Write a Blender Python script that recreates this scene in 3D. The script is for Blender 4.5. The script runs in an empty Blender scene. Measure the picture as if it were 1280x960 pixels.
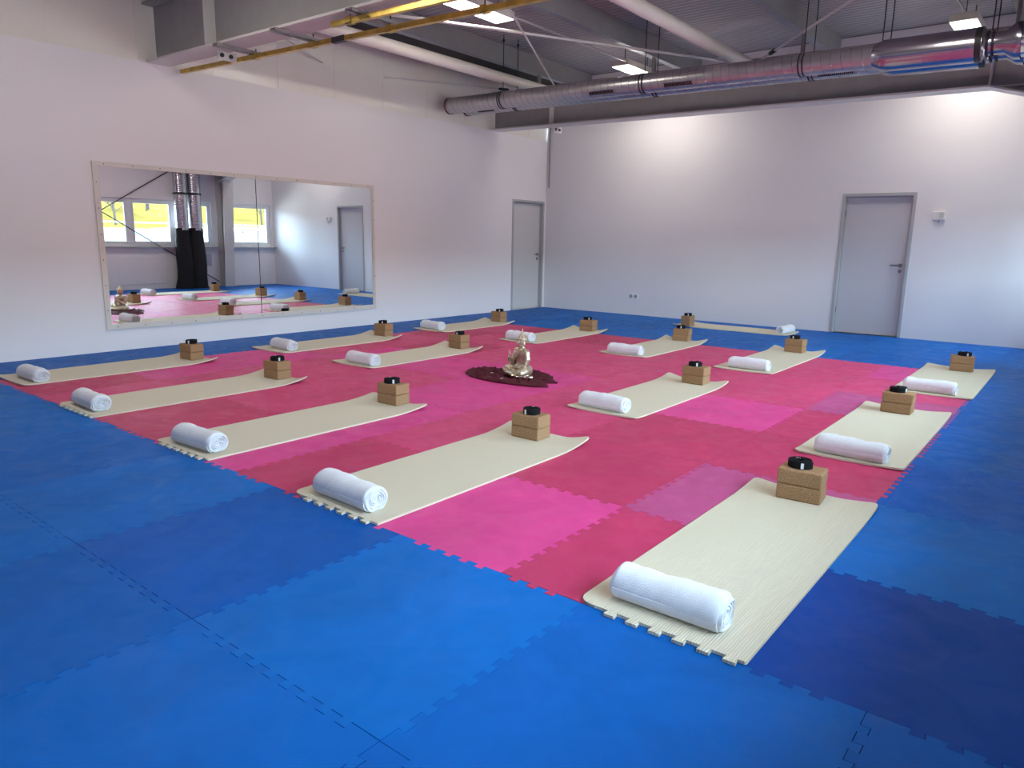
import bpy, bmesh, math, random
from mathutils import Vector, Matrix
random.seed(7)
C = bpy.context.scene.collection
PI = math.pi

# ------------------------------------------------------------------ camera calibration
XL, XR, YB, YF, ZC = -8.62, 0.68, 11.86, -2.2, 4.30
CAM_H = 1.3214
TS = 0.982                      # edge of one foam tile
NEAR_Y = 2.114                  # border between the near blue tiles and the pink square
PX0 = -0.733                    # right border of the pink square

# ------------------------------------------------------------------ helpers
class MB:
    def __init__(s):
        s.v = []; s.f = []; s.m = []; s.uv = None
    def add(s, vs, fs, mi=0):
        n = len(s.v); s.v += [tuple(v) for v in vs]
        s.f += [[i + n for i in f] for f in fs]; s.m += [mi] * len(fs)
    def box(s, a, b, mi=0):
        x0, y0, z0 = [min(a[i], b[i]) for i in range(3)]; x1, y1, z1 = [max(a[i], b[i]) for i in range(3)]
        s.add([(x0,y0,z0),(x1,y0,z0),(x1,y1,z0),(x0,y1,z0),(x0,y0,z1),(x1,y0,z1),(x1,y1,z1),(x0,y1,z1)],
              [[0,3,2,1],[4,5,6,7],[0,1,5,4],[1,2,6,5],[2,3,7,6],[3,0,4,7]], mi)
    def sbox(s, x0, x1, y0, y1, za, zb, slope=0.0, mi=0):      # box whose z shifts with x by slope
        g = lambda x: slope * (x + 8.62)
        s.add([(x0,y0,za+g(x0)),(x1,y0,za+g(x1)),(x1,y1,za+g(x1)),(x0,y1,za+g(x0)),
               (x0,y0,zb+g(x0)),(x1,y0,zb+g(x1)),(x1,y1,zb+g(x1)),(x0,y1,zb+g(x0))],
              [[0,3,2,1],[4,5,6,7],[0,1,5,4],[1,2,6,5],[2,3,7,6],[3,0,4,7]], mi)
    def rings(s, rings, closed=True, caps=True, mi=0):
        n = len(rings[0]); base = len(s.v)
        for r in rings: s.v += [tuple(p) for p in r]
        for i in range(len(rings) - 1):
            for j in range(n if closed else n - 1):
                k = (j + 1) % n
                s.f.append([base+i*n+j, base+i*n+k, base+(i+1)*n+k, base+(i+1)*n+j]); s.m.append(mi)
        if caps:
            s.f.append([base + j for j in range(n)][::-1]); s.m.append(mi)
            s.f.append([base+(len(rings)-1)*n + j for j in range(n)]); s.m.append(mi)
    def tube(s, pts, r, n=10, caps=True, mi=0):
        pts = [Vector(p) for p in pts]
        rs = r if isinstance(r, (list, tuple)) else [r] * len(pts)
        prev = None; rg = []
        for i, p in enumerate(pts):
            if i == 0: t = pts[1] - pts[0]
            elif i == len(pts) - 1: t = pts[-1] - pts[-2]
            else: t = (pts[i+1] - p).normalized() + (p - pts[i-1]).normalized()
            t.normalize()
            if prev is None:
                a = Vector((0,0,1)) if abs(t.z) < .9 else Vector((1,0,0))
                u = t.cross(a).normalized()
            else:
                u = (prev - t * prev.dot(t)).normalized()
            prev = u; w = t.cross(u)
            rg.append([p + (u*math.cos(2*PI*k/n) + w*math.sin(2*PI*k/n)) * rs[i] for k in range(n)])
        s.rings(rg, True, caps, mi)
    def prism(s, poly, z0, z1, mi=0):
        n = len(poly); b = len(s.v)
        s.v += [(x, y, z0) for x, y in poly] + [(x, y, z1) for x, y in poly]
        s.f.append([b + i for i in range(n)][::-1]); s.f.append([b + n + i for i in range(n)]); s.m += [mi, mi]
        for i in range(n):
            j = (i + 1) % n; s.f.append([b+i, b+j, b+n+j, b+n+i]); s.m.append(mi)
    def lathe(s, prof, c=(0,0,0), n=24, mi=0, sx=1, sy=1):
        rg = [[(c[0]+r*sx*math.cos(2*PI*k/n), c[1]+r*sy*math.sin(2*PI*k/n), c[2]+z) for k in range(n)] for r, z in prof]
        s.rings(rg, True, True, mi)
    def ell(s, c, r, rot=None, n=16, m=10, mi=0):
        rg = []
        R = rot or Matrix.Identity(3)
        for i in range(m + 1):
            th = PI * i / m; rr = max(math.sin(th), 1e-3)
            rg.append([Vector(c) + R @ Vector((r[0]*rr*math.cos(2*PI*k/n), r[1]*rr*math.sin(2*PI*k/n), -r[2]*math.cos(th))) for k in range(n)])
        s.rings(rg, True, True, mi)
    def build(s, name, mat, parent=None, smooth=False, origin=None, bevel=0, bseg=2, local=False, smooth_angle=None):
        me = bpy.data.meshes.new(name)
        if parent is not None:
            o0 = Vector((0,0,0)) if local else world_loc(parent)
        elif origin is not None: o0 = Vector(origin)
        else:
            xs = [v[0] for v in s.v]; ys = [v[1] for v in s.v]; zs = [v[2] for v in s.v]
            o0 = Vector(((min(xs)+max(xs))/2, (min(ys)+max(ys))/2, min(zs)))
        me.from_pydata([(v[0]-o0.x, v[1]-o0.y, v[2]-o0.z) for v in s.v], [], s.f)
        for m in (mat if isinstance(mat, (list, tuple)) else [mat]): me.materials.append(m)
        me.polygons.foreach_set('material_index', s.m)
        bm = bmesh.new(); bm.from_mesh(me)
        bmesh.ops.recalc_face_normals(bm, faces=bm.faces)
        bm.to_mesh(me); bm.free()
        if smooth:
            me.polygons.foreach_set('use_smooth', [True] * len(me.polygons))
            me.set_sharp_from_angle(angle=smooth_angle or math.radians(40))
        me.update()
        o = bpy.data.objects.new(name, me); C.objects.link(o)
        if parent is not None:
            o.parent = parent
        else: o.location = o0
        if bevel:
            b = o.modifiers.new('bevel', 'BEVEL'); b.width = bevel; b.segments = bseg; b.limit_method = 'ANGLE'; b.angle_limit = math.radians(40)
        return o

def world_loc(o):
    v = Vector(o.location)
    while o.parent: o = o.parent; v += Vector(o.location)
    return v

def tag(o, label=None, cat=None, group=None, kind=None):
    if label: o['label'] = label
    if cat: o['category'] = cat
    if group: o['group'] = group
    if kind: o['kind'] = kind
    return o

def empty(name, loc, rz=0):
    o = bpy.data.objects.new(name, None); C.objects.link(o); o.location = loc; o.rotation_euler = (0, 0, rz)
    o.empty_display_size = .1
    return o

def copy_tree(o, parent=None):
    c = o.copy(); C.objects.link(c)
    if parent: c.parent = parent
    for ch in list(o.children): copy_tree(ch, c)
    return c

# ------------------------------------------------------------------ materials
def lin(c):
    return tuple((x/255/12.92 if x/255 <= .04045 else ((x/255+.055)/1.055)**2.4) for x in c)
def mat(name, col, rough=.5, metal=0, noise=0, nscale=20, bump=0, bscale=60, spec=.5, noise2=None, coat=0, sheen=0):
    m = bpy.data.materials.new(name); m.use_nodes = True
    nt = m.node_tree; p = nt.nodes['Principled BSDF']
    p.inputs['Base Color'].default_value = (*col, 1); p.inputs['Roughness'].default_value = rough
    p.inputs['Metallic'].default_value = metal; p.inputs['Specular IOR Level'].default_value = spec
    if sheen: p.inputs['Sheen Weight'].default_value = sheen
    tc = nt.nodes.new('ShaderNodeTexCoord')
    if noise:
        n = nt.nodes.new('ShaderNodeTexNoise'); n.inputs['Scale'].default_value = nscale; n.inputs['Detail'].default_value = 5
        nt.links.new(tc.outputs['Object'], n.inputs['Vector'])
        r = nt.nodes.new('ShaderNodeMapRange'); r.inputs['From Min'].default_value = .3; r.inputs['From Max'].default_value = .7
        r.inputs['To Min'].default_value = 1 - noise; r.inputs['To Max'].default_value = 1 + noise
        nt.links.new(n.outputs['Fac'], r.inputs['Value'])
        mx = nt.nodes.new('ShaderNodeVectorMath'); mx.operation = 'SCALE'; mx.inputs[0].default_value = col
        nt.links.new(r.outputs['Result'], mx.inputs['Scale']); nt.links.new(mx.outputs['Vector'], p.inputs['Base Color'])
    if bump:
        n = nt.nodes.new('ShaderNodeTexNoise'); n.inputs['Scale'].default_value = bscale; n.inputs['Detail'].default_value = 4
        nt.links.new(tc.outputs['Object'], n.inputs['Vector'])
        b = nt.nodes.new('ShaderNodeBump'); b.inputs['Strength'].default_value = bump; b.inputs['Distance'].default_value = .01
        nt.links.new(n.outputs['Fac'], b.inputs['Height']); nt.links.new(b.outputs['Normal'], p.inputs['Normal'])
    return m

def ribs(m, axis, period, strength, dist=.004, darken=0, col=None, profile='SIN'):
    """parallel ribs across the given object axis"""
    nt = m.node_tree; p = nt.nodes['Principled BSDF']
    tc = nt.nodes.new('ShaderNodeTexCoord'); w = nt.nodes.new('ShaderNodeTexWave')
    w.wave_type = 'BANDS'; w.bands_direction = axis; w.wave_profile = profile
    w.inputs['Scale'].default_value = PI / 10 / period
    nt.links.new(tc.outputs['Object'], w.inputs['Vector'])
    b = nt.nodes.new('ShaderNodeBump'); b.inputs['Strength'].default_value = strength; b.inputs['Distance'].default_value = dist
    nt.links.new(w.outputs['Fac'], b.inputs['Height'])
    old = p.inputs['Normal'].links
    if old: nt.links.new(old[0].from_socket, b.inputs['Normal'])
    nt.links.new(b.outputs['Normal'], p.inputs['Normal'])
    if darken:
        r = nt.nodes.new('ShaderNodeMapRange'); r.inputs['To Min'].default_value = 1 - darken; r.inputs['To Max'].default_value = 1
        r.inputs['From Max'].default_value = .5
        nt.links.new(w.outputs['Fac'], r.inputs['Value'])
        mx = nt.nodes.new('ShaderNodeVectorMath'); mx.operation = 'SCALE'; mx.inputs[0].default_value = col
        nt.links.new(r.outputs['Result'], mx.inputs['Scale']); nt.links.new(mx.outputs['Vector'], p.inputs['Base Color'])
    return m

def foam(name, col, rib=False, spec=.12):
    """EVA foam: base colour per tile, soft scuffs, fine grain, a slight sheen"""
    m = bpy.data.materials.new(name); m.use_nodes = True
    nt = m.node_tree; p = nt.nodes['Principled BSDF']; L = nt.links
    tc = nt.nodes.new('ShaderNodeTexCoord'); oi = nt.nodes.new('ShaderNodeObjectInfo')
    off = nt.nodes.new('ShaderNodeVectorMath'); off.operation = 'ADD'
    mul = nt.nodes.new('ShaderNodeMath'); mul.operation = 'MULTIPLY'; mul.inputs[1].default_value = 37
    L.new(oi.outputs['Random'], mul.inputs[0]); L.new(tc.outputs['Object'], off.inputs[0]); L.new(mul.outputs[0], off.inputs[1])
    n1 = nt.nodes.new('ShaderNodeTexNoise'); n1.inputs['Scale'].default_value = 2.2; n1.inputs['Detail'].default_value = 7; n1.inputs['Roughness'].default_value = .65
    n1.inputs['Distortion'].default_value = .6
    L.new(off.outputs[0], n1.inputs['Vector'])
    r = nt.nodes.new('ShaderNodeMapRange'); r.inputs['From Min'].default_value = .3; r.inputs['From Max'].default_value = .7
    r.inputs['To Min'].default_value = .88; r.inputs['To Max'].default_value = 1.12
    L.new(n1.outputs['Fac'], r.inputs['Value'])
    mx = nt.nodes.new('ShaderNodeVectorMath'); mx.operation = 'SCALE'; mx.inputs[0].default_value = col
    L.new(r.outputs['Result'], mx.inputs['Scale']); L.new(mx.outputs['Vector'], p.inputs['Base Color'])
    # scuffs change the gloss a little
    n3 = nt.nodes.new('ShaderNodeTexNoise'); n3.inputs['Scale'].default_value = 5; n3.inputs['Detail'].default_value = 6; n3.inputs['Distortion'].default_value = 1.5
    L.new(off.outputs[0], n3.inputs['Vector'])
    r3 = nt.nodes.new('ShaderNodeMapRange'); r3.inputs['From Min'].default_value = .3; r3.inputs['From Max'].default_value = .7
    r3.inputs['To Min'].default_value = .42; r3.inputs['To Max'].default_value = .6
    L.new(n3.outputs['Fac'], r3.inputs['Value']); L.new(r3.outputs['Result'], p.inputs['Roughness'])
    p.inputs['Specular IOR Level'].default_value = spec
    n2 = nt.nodes.new('ShaderNodeTexNoise'); n2.inputs['Scale'].default_value = 260; n2.inputs['Detail'].default_value = 2
    L.new(tc.outputs['Object'], n2.inputs['Vector'])
    b = nt.nodes.new('ShaderNodeBump'); b.inputs['Strength'].default_value = .25; b.inputs['Distance'].default_value = .002
    L.new(n2.outputs['Fac'], b.inputs['Height'])
    b2 = nt.nodes.new('ShaderNodeBump'); b2.inputs['Strength'].default_value = .5; b2.inputs['Distance'].default_value = .004
    L.new(n1.outputs['Fac'], b2.inputs['Height']); L.new(b.outputs['Normal'], b2.inputs['Normal'])
    L.new(b2.outputs['Normal'], p.inputs['Normal'])
    if rib: ribs(m, 'X', .014, .35, .003)
    return m

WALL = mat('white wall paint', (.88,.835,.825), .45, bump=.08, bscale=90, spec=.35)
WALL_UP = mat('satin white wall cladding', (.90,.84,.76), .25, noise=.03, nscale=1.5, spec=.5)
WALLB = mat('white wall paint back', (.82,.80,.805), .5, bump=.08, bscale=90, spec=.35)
STEEL = mat('grey painted steel', (.30,.29,.285), .4, noise=.05, nscale=6)
STEEL_L = mat('light grey painted steel', (.62,.59,.56), .4)
PURLIN = mat('galvanised purlin', (.30,.33,.37), .35, metal=.35, noise=.06, nscale=8)
CEIL = mat('profiled sheet', (.40,.38,.40), .35, metal=.1)
ribs(CEIL, 'Y', .11, .6, .02, darken=.25, col=(.40,.38,.40))
TUBEM = mat('cream lacquered tube', (.72,.66,.60), .35)
ROD = mat('pale steel rod', (.66,.62,.60), .35, metal=.2)
DARKM = mat('blackened steel', (.02,.02,.022), .5)
GAP_SHADE = mat('black roof gap shade', (.012,.014,.013), .7)
BRASS = mat('yellow passivated zinc', (.62,.44,.10), .3, metal=.75, noise=.25, nscale=9)
DUCT = mat('spiral duct steel', (.50,.49,.50), .33, metal=.85, noise=.05, nscale=4)
ribs(DUCT, 'X', .105, .55, .006, profile='SAW')
FOIL = mat('foil insulation', (.42,.41,.45), .22, metal=.95, bump=.25, bscale=5)
VENTM = mat('black grille', (.015,.015,.015), .5)
DOORM = mat('door leaf lacquer', (.66,.64,.62), .4, spec=.4)
DOORB = mat('door leaf lacquer grey', (.60,.59,.61), .4, spec=.4)
FRAMEM = mat('grey steel door frame', (.44,.44,.45), .4)
ALU = mat('brushed handle metal', (.25,.25,.26), .3, metal=.9)
PVC = mat('white window plastic', (.80,.82,.84), .3)
SILLM = mat('grey sill', (.35,.37,.40), .35)
PLASTIC = mat('white switch plastic', (.82,.82,.80), .35)
MIRROR = mat('mirror glass', (.90,.93,.93), 0.0, metal=1)
BATTEN = mat('cream mirror batten', (.76,.70,.62), .4)
SCREW = mat('screw head', (.25,.23,.22), .4, metal=.8)
TOWEL = mat('white terry cloth', (.74,.76,.80), .95, noise=.03, nscale=30, bump=.25, bscale=220, spec=.1, sheen=.3)
def cork():
    c = (.36,.215,.115)
    m = mat('cork', c, .85, noise=.28, nscale=170, bump=.4, bscale=150, spec=.15)
    return m
CORK = cork()
STRAP = mat('black cotton webbing', (.008,.008,.01), .8, bump=.3, bscale=300, spec=.2)
TAGM = mat('white woven tag', (.75,.76,.78), .8)
MATM = mat('cream yoga mat', (.67,.615,.48), .75, noise=.03, nscale=3, spec=.2)
ribs(MATM, 'X', .0100, .6, .003, darken=.08, col=(.68,.625,.485))
GOLD = mat('antique gold', (.60,.51,.37), .34, metal=.75, noise=.22, nscale=45, bump=.2, bscale=120)
GOLDB = mat('bright gold', (.88,.70,.36), .14, metal=1, bump=.2, bscale=60)
CLOTH = mat('burgundy velvet', (.075,.002,.014), .6, bump=.3, bscale=40, spec=.25)
SILVER = mat('silver', (.8,.76,.72), .15, metal=1)
WAX = mat('white wax', (.8,.78,.74), .4)
BAG = mat('black sack cloth', (.006,.006,.007), .8, bump=.5, bscale=30)
GLASS = bpy.data.materials.new('window glass'); GLASS.use_nodes = True
_nt = GLASS.node_tree; _nt.nodes.remove(_nt.nodes['Principled BSDF'])
_t = _nt.nodes.new('ShaderNodeBsdfTransparent'); _t.inputs[0].default_value = (.94,.96,.95,1)
_g = _nt.nodes.new('ShaderNodeBsdfGlossy'); _g.inputs['Roughness'].default_value = .02
_f = _nt.nodes.new('ShaderNodeFresnel'); _f.inputs['IOR'].default_value = 1.3
_m = _nt.nodes.new('ShaderNodeMixShader'); _nt.links.new(_f.outputs[0], _m.inputs[0]); _nt.links.new(_t.outputs[0], _m.inputs[1]); _nt.links.new(_g.outputs[0], _m.inputs[2])
_nt.links.new(_m.outputs[0], _nt.nodes['Material Output'].inputs['Surface'])
LAMP = mat('lit diffuser', (.9,.9,.88), .4)
LAMP.node_tree.nodes['Principled BSDF'].inputs['Emission Color'].default_value = (1, .98, .94, 1)
LAMP.node_tree.nodes['Principled BSDF'].inputs['Emission Strength'].default_value = 3.0
ribs(LAMP, 'Y', .12, .2, .004)
LAMPBOX = mat('lamp housing', (.66,.62,.58), .4)
CONC = mat('screed', (.18,.18,.18), .8)
GRASS = mat('dry hillside grass', (.088,.064,.017), 1, noise=.35, nscale=.35, spec=0)
BARK = mat('brown bark', (.022,.014,.010), .9)
SNOWY = mat('pale gravel', (.10,.10,.105), 1, spec=0)
YARD_BOUNCE = mat('reddish bounce ground', (.52,.40,.34), .9, noise=.1, nscale=2, spec=.1)
RAILM = mat('white railing paint', (.10,.10,.11), .5)

# ------------------------------------------------------------------ foam tile floor
P_T = TS / 11; TD = .028
def teeth(s0, s1, corners, lead=.03):
    """teeth centres between s0 and s1 that stay clear of every corner on the line"""
    out = []; k = math.floor(s0 / P_T) - 1
    while k * P_T < s1 + P_T:
        c = (k + .5) * P_T + .012
        if c - .026 > s0 + .02 and c + .026 < s1 - .02 and all(abs(c - q) > .055 for q in corners): out.append(c)
        k += 1
    return out
def edge_x(y, x0, x1, d, corners):      # points along +x on the line Y=y, teeth towards d (+1/-1) in y ; 0 = plain
    pts = [(x0, y)]
    if d:
        for c in teeth(x0, x1, corners):
            pts += [(c-.018, y), (c-.022, y+d*TD), (c+.022, y+d*TD), (c+.018, y)]
    return pts + [(x1, y)]
def edge_y(x, y0, y1, d, corners):
    return [(b, a) for a, b in [(p, q) for p, q in [(yy, xx) for yy, xx in []]]] if False else \
        [(q, p) for p, q in edge_x(x, y0, y1, d, corners)]

floor = empty('floor', (0, 0, 0)); tag(floor, kind='structure')
b = MB(); b.box((XL-.3, YF-.3, -.14), (XR+.3, YB+.3, -.024)); b.build('floor_slab', CONC, floor)

BLUES = [lin(c) for c in [(0,104,222),(0,94,214),(6,110,224),(0,82,198),(0,98,206)]]
BLUEM = [foam('blue foam %s' % n, c) for n, c in zip(('sky','mid','bright','deep','plain'), [(.0,.118,.46),(.0,.104,.425),(.0,.130,.48),(.0,.088,.39),(.0,.106,.425)])]
BLUE_RIB = foam('blue foam ribbed', (.0,.10,.46), rib=True)
BLUE_NAVY = foam('blue foam dark', (.0,.050,.30))
PINKM = [foam('pink foam %s' % n, c, spec=.28) for n, c in zip(('rose','magenta','crimson','orchid'), [(.60,.052,.170),(.66,.052,.255),(.50,.034,.120),(.46,.072,.225)])]

def tile(name, x0, x1, y0, y1, m, dirs, cor, top):
    """dirs = tooth direction of the S, E, N, W lines; cor = corner lists of those lines"""
    pts = edge_x(y0, x0, x1, dirs[0], cor[0])
    pts += edge_y(x1, y0, y1, dirs[1], cor[1])[1:]
    pts += edge_x(y1, x0, x1, dirs[2], cor[2])[::-1][1:]
    pts += edge_y(x0, y0, y1, dirs[3], cor[3])[::-1][1:-1]
    cx, cy = (x0+x1)/2, (y0+y1)/2
    g = random.choice([.0006, .0009, .0012, .0018])
    q = []
    for x, y in pts:
        # open a hair of a gap to the neighbour
        dx = max(-g, min(g, (cx - x) * .01)); dy = max(-g, min(g, (cy - y) * .01))
        q.append((x + dx, y + dy))
    bb = MB(); bb.prism(q, -.022, top)
    o = bb.build(name, m, floor, local=False)
    return o

def frange(a, b, st):
    out = []; x = a
    while x < b - 1e-6: out.append(x); x += st
    return out
def cuts(first, lo, hi):
    k0 = math.ceil((lo - first) / TS - 1e-6); c = [lo]
    x = first + k0 * TS
    while x < hi - .12:
        if x > lo + .12: c.append(x)
        x += TS
    return c + [hi]
# regions: (name, x cuts, y cuts)
px = [PX0 - TS*k for k in range(7, -1, -1)]                 # pink columns
PXL = px[0]
py = [NEAR_Y + TS*k for k in range(8)]; FAR_Y = py[-1]
nx = cuts(-.344, XL, XR); ny = cuts(NEAR_Y, YF, NEAR_Y)
ry = cuts(2.048, NEAR_Y, YB); rx = [PX0, PX0 + TS, XR]
ly = cuts(NEAR_Y + .33, NEAR_Y, YB); lx = [XL, PXL]
fx = cuts(PX0 + .4, PXL, PX0); fy = [FAR_Y, FAR_Y + TS, FAR_Y + 2*TS, YB]
top = lambda: random.choice([0, -.0004, -.0008])
def region(name, xs, ys, matf, xc, yc):
    for i in range(len(xs)-1):
        for j in range(len(ys)-1):
            x0, x1, y0, y1 = xs[i], xs[i+1], ys[j], ys[j+1]
            S = 0 if abs(y0-YF) < .01 else -1; N = 0 if abs(y1-YB) < .01 else -1
            E = 0 if abs(x1-XR) < .01 else 1; W = 0 if abs(x0-XL) < .01 else 1
            tile(name, x0, x1, y0, y1, matf(i, j), (S, E, N, W), (xc(y0), yc(x1), xc(y1), yc(x0)), top())
def xc(y):
    c = []
    if y <= NEAR_Y + .01: c += nx
    if NEAR_Y - .01 <= y <= YB: c += rx
    if NEAR_Y - .01 <= y <= FAR_Y + .01: c += px
    if y >= NEAR_Y - .01: c += lx
    if y >= FAR_Y - .01: c += fx
    return c
def yc(x):
    c = list(ny)
    if x >= PX0 - .01: c += ry
    if x <= PXL + .01: c += ly
    if PXL - .01 <= x <= PX0 + .01: c += py + fy
    return c
rb = random.Random(3)
NEAR_C = {}
def near_m(i, j):
    x0, y0 = nx[i], ny[j]
    if x0 > -.5 and y0 > .9: return BLUEM[3]  # deeper blue puts the shade at lower right into this tile
    if -1.4 < x0 < -1.2 and y0 > .9: return BLUEM[1]
    if -2.4 < x0 < -2.2 and y0 > .9: return BLUEM[2]
    if -3.4 < x0 < -3.2 and y0 > .9: return BLUEM[3]
    if -4.4 < x0 < -4.2 and y0 > .9: return BLUEM[2]
    return BLUEM[rb.choice([0, 0, 1, 1, 2, 4])]
region('blue_foam_tile', nx, ny, near_m, xc, yc)
PK = {(6,0):2,(5,0):1,(4,0):2,(3,0):1,(2,0):2,(6,1):3,(5,1):2,(4,1):0,(3,1):1,(5,2):2,(6,2):2,(4,2):0,(5,3):1,(4,3):0,(6,3):2,(6,5):0,
      (0,0):2,(1,0):0,(5,4):0,(6,4):3,(3,3):1,(3,2):1,(2,2):0,(2,3):1}
rp = random.Random(5)
region('pink_foam_tile', px, py, lambda i, j: PINKM[PK.get((i, j), rp.choice([0, 0, 1, 2, 0]))], xc, yc)
def right_m(i, j):
    if j == 0: return BLUE_NAVY
    if j == 1: return BLUEM[2]
    if j == 2 : return BLUE_RIB
    return BLUEM[rb.choice([0, 1, 4])]
region('blue_foam_tile', rx, ry, right_m, xc, yc)
region('blue_foam_tile', lx, ly, lambda i, j: BLUEM[rb.choice([0, 1, 4])], xc, yc)
region('blue_foam_tile', fx, fy, lambda i, j: BLUEM[rb.choice([0, 1, 2, 4])], xc, yc)

# ------------------------------------------------------------------ walls, ceiling
T = .2
# left wall with a doorway
D1 = (10.80, 11.80, 2.065)      # y0,y1,top (outer frame)
wl = MB()
wl.box((XL-T, YF-T, -.03), (XL, D1[0]+.02, 3.2)); wl.box((XL-T, D1[1]-.02, -.03), (XL, YB+T, 3.2)); wl.box((XL-T, D1[0]+.02, D1[2]-.02), (XL, D1[1]-.02, 3.2))
wl.box((XL-T, D1[0]+.02, -.03), (XL-.15, D1[1]-.02, D1[2]-.02))
tag(wl.build('wall_left', WALL), kind='structure')
wu = MB(); wu.box((XL-T, YF-T, 3.2), (XL-.03, YB+T, ZC+.05))
for y in frange(YF, YB, .9): wu.box((XL-.031, y, 3.22), (XL-.026, y+.012, ZC))
tag(wu.build('trim_1', WALL_UP), kind='structure')
# back wall with a doorway
D2 = (-3.108, -2.112, 2.082)
wb = MB()
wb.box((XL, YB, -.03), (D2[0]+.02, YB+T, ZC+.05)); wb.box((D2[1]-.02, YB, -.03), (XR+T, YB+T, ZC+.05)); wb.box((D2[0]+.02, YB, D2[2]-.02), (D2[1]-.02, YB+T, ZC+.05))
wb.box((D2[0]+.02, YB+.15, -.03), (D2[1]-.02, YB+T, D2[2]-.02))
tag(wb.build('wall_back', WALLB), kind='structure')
wf = MB(); wf.box((XL, YF-T, -.03), (XR+T, YF, ZC+.05)); tag(wf.build('wall_front', WALL), kind='structure')
# right wall with window openings
WZ0, WZ1 = 1.03, 2.13
openings = [(0.40, 4.05), (4.75, 10.06), (10.585, 11.77)]
wr = MB()
wr.box((XR, YF, -.03), (XR+.25, YB, WZ0)); wr.box((XR, YF, WZ1), (XR+.25, YB, ZC+.05))
ys = [YF] + [v for o in openings for v in o] + [YB]
for k in range(0, len(ys), 2): wr.box((XR, ys[k], WZ0), (XR+.25, ys[k+1], WZ1))
tag(wr.build('wall_right', WALL), kind='structure')
c = MB(); c.box((XL-T, YF-T, ZC), (XR+.3, YB+T, ZC+.1)); tag(c.build('ceiling', CEIL), kind='structure')
# seam where the sheet meets the back wall
s = MB(); s.box((XL, YB-.006, ZC-.016), (XR, YB, ZC-.001)); tag(s.build('trim_2', STEEL), kind='structure')

# windows
def window(n, y0, y1, panes):
    f = MB(); x0, x1 = XR + .04, XR + .11; w = .07
    f.box((x0, y0, WZ0), (x1, y1, WZ0+w)); f.box((x0, y0, WZ1-w), (x1, y1, WZ1))
    eds = [y0] + [m for m in panes] + [y1]
    for i, e in enumerate(eds):
        h = w if i in (0, len(eds)-1) else w
        a = e if i == 0 else (e - w if i == len(eds)-1 else e - w)
        bb = a + (w if i in (0, len(eds)-1) else 2*w)
        f.box((x0, a, WZ0+w), (x1, bb, WZ1-w))
    root = empty('window_%d' % n, (XR, (y0+y1)/2, WZ0)); tag(root, kind='structure')
    f.build('window_frame', PVC, root, bevel=.006)
    for i in range(len(eds)-1):
        a = eds[i] + w; c2 = eds[i+1] - w
        g = MB(); g.box((XR+.07, a-.01, WZ0+w-.01), (XR+.076, c2+.01, WZ1-w+.01)); g.build('pane', GLASS, root)
        # inner sash
        q = MB(); s_ = .035
        for (ya, yb, za, zb) in ((a, c2, WZ0+w, WZ0+w+s_), (a, c2, WZ1-w-s_, WZ1-w), (a, a+s_, WZ0+w+s_, WZ1-w-s_), (c2-s_, c2, WZ0+w+s_, WZ1-w-s_)):
            q.box((XR+.03, ya, za), (XR+.066, yb, zb))
        q.build('sash', PVC, root)
    sl = MB(); sl.box((XR-.10, y0-.12, WZ0-.055), (XR+.04, min(y1+.10, YB), WZ0-.02)); sl.build('window_sill', SILLM, root)
window(1, openings[1][0], openings[1][1], [5.75, 6.88, 8.02, 9.08])
window(2, openings[2][0], openings[2][1], [])
window(3, openings[0][0], openings[0][1], [1.62, 2.84])  # unseen window, added as a daylight source for the near floor

# doors
def door(n, wall, a, b_, h, leafm, hinge):
    if wall == 'L':
        P = lambda u, d, z: (XL - d, u, z)      # d = depth into the wall
    else:
        P = lambda u, d, z: (u, YB + d, z)
    root = empty('door_%d' % n, P((a+b_)/2, 0, 0)); tag(root, kind='structure')
    f = MB(); w = .045
    def bx(u0, u1, d0, d1, z0, z1): f.box(P(u0, d0, z0), P(u1, d1, z1))
    bx(a, a+w, -.012, .13, 0, h-w); bx(b_-w, b_, -.012, .13, 0, h-w); bx(a, b_, -.012, .13, h-w, h)
    bx(a+w, a+w+.015, .055, .13, 0, h-w-.015); bx(b_-w-.015, b_-w, .055, .13, 0, h-w-.015); bx(a+w, b_-w, .055, .13, h-w-.015, h-w)
    f.build('door_frame', FRAMEM, root, bevel=.004)
    g = MB(); g.box(P(a+w+.004, .06, .006), P(b_-w-.004, .10, h-w-.004)); g.build('door_leaf', leafm, root, bevel=.003)
    hx = b_ - w - .075
    hd = MB()
    hd.tube([P(hx, .06, 1.05), P(hx, .015, 1.05)], .012, 12); hd.tube([P(hx, .015, 1.05), P(hx-.13, .012, 1.05)], [.011, .009], 12)
    hd.tube([P(hx, .06, 1.05), P(hx, .05, 1.05)], .027, 18)
    hd.build('door_handle', ALU, root, smooth=True)
    k = MB(); k.tube([P(hx, .06, .965), P(hx, .05, .965)], .025, 18); k.tube([P(hx, .055, .965), P(hx, .042, .965)], .009, 10); k.build('lock_rosette', ALU, root, smooth=True)
    for z in (.3, 1.75):
        q = MB(); q.tube([P(a+w+.004, .045, z), P(a+w+.004, .045, z+.09)], .008, 10); q.build('hinge', ALU, root, smooth=True)
door(1, 'L', D1[0], D1[1], D1[2], DOORM, 0)
door(2, 'B', D2[0], D2[1], D2[2], DOORB, 0)

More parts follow.
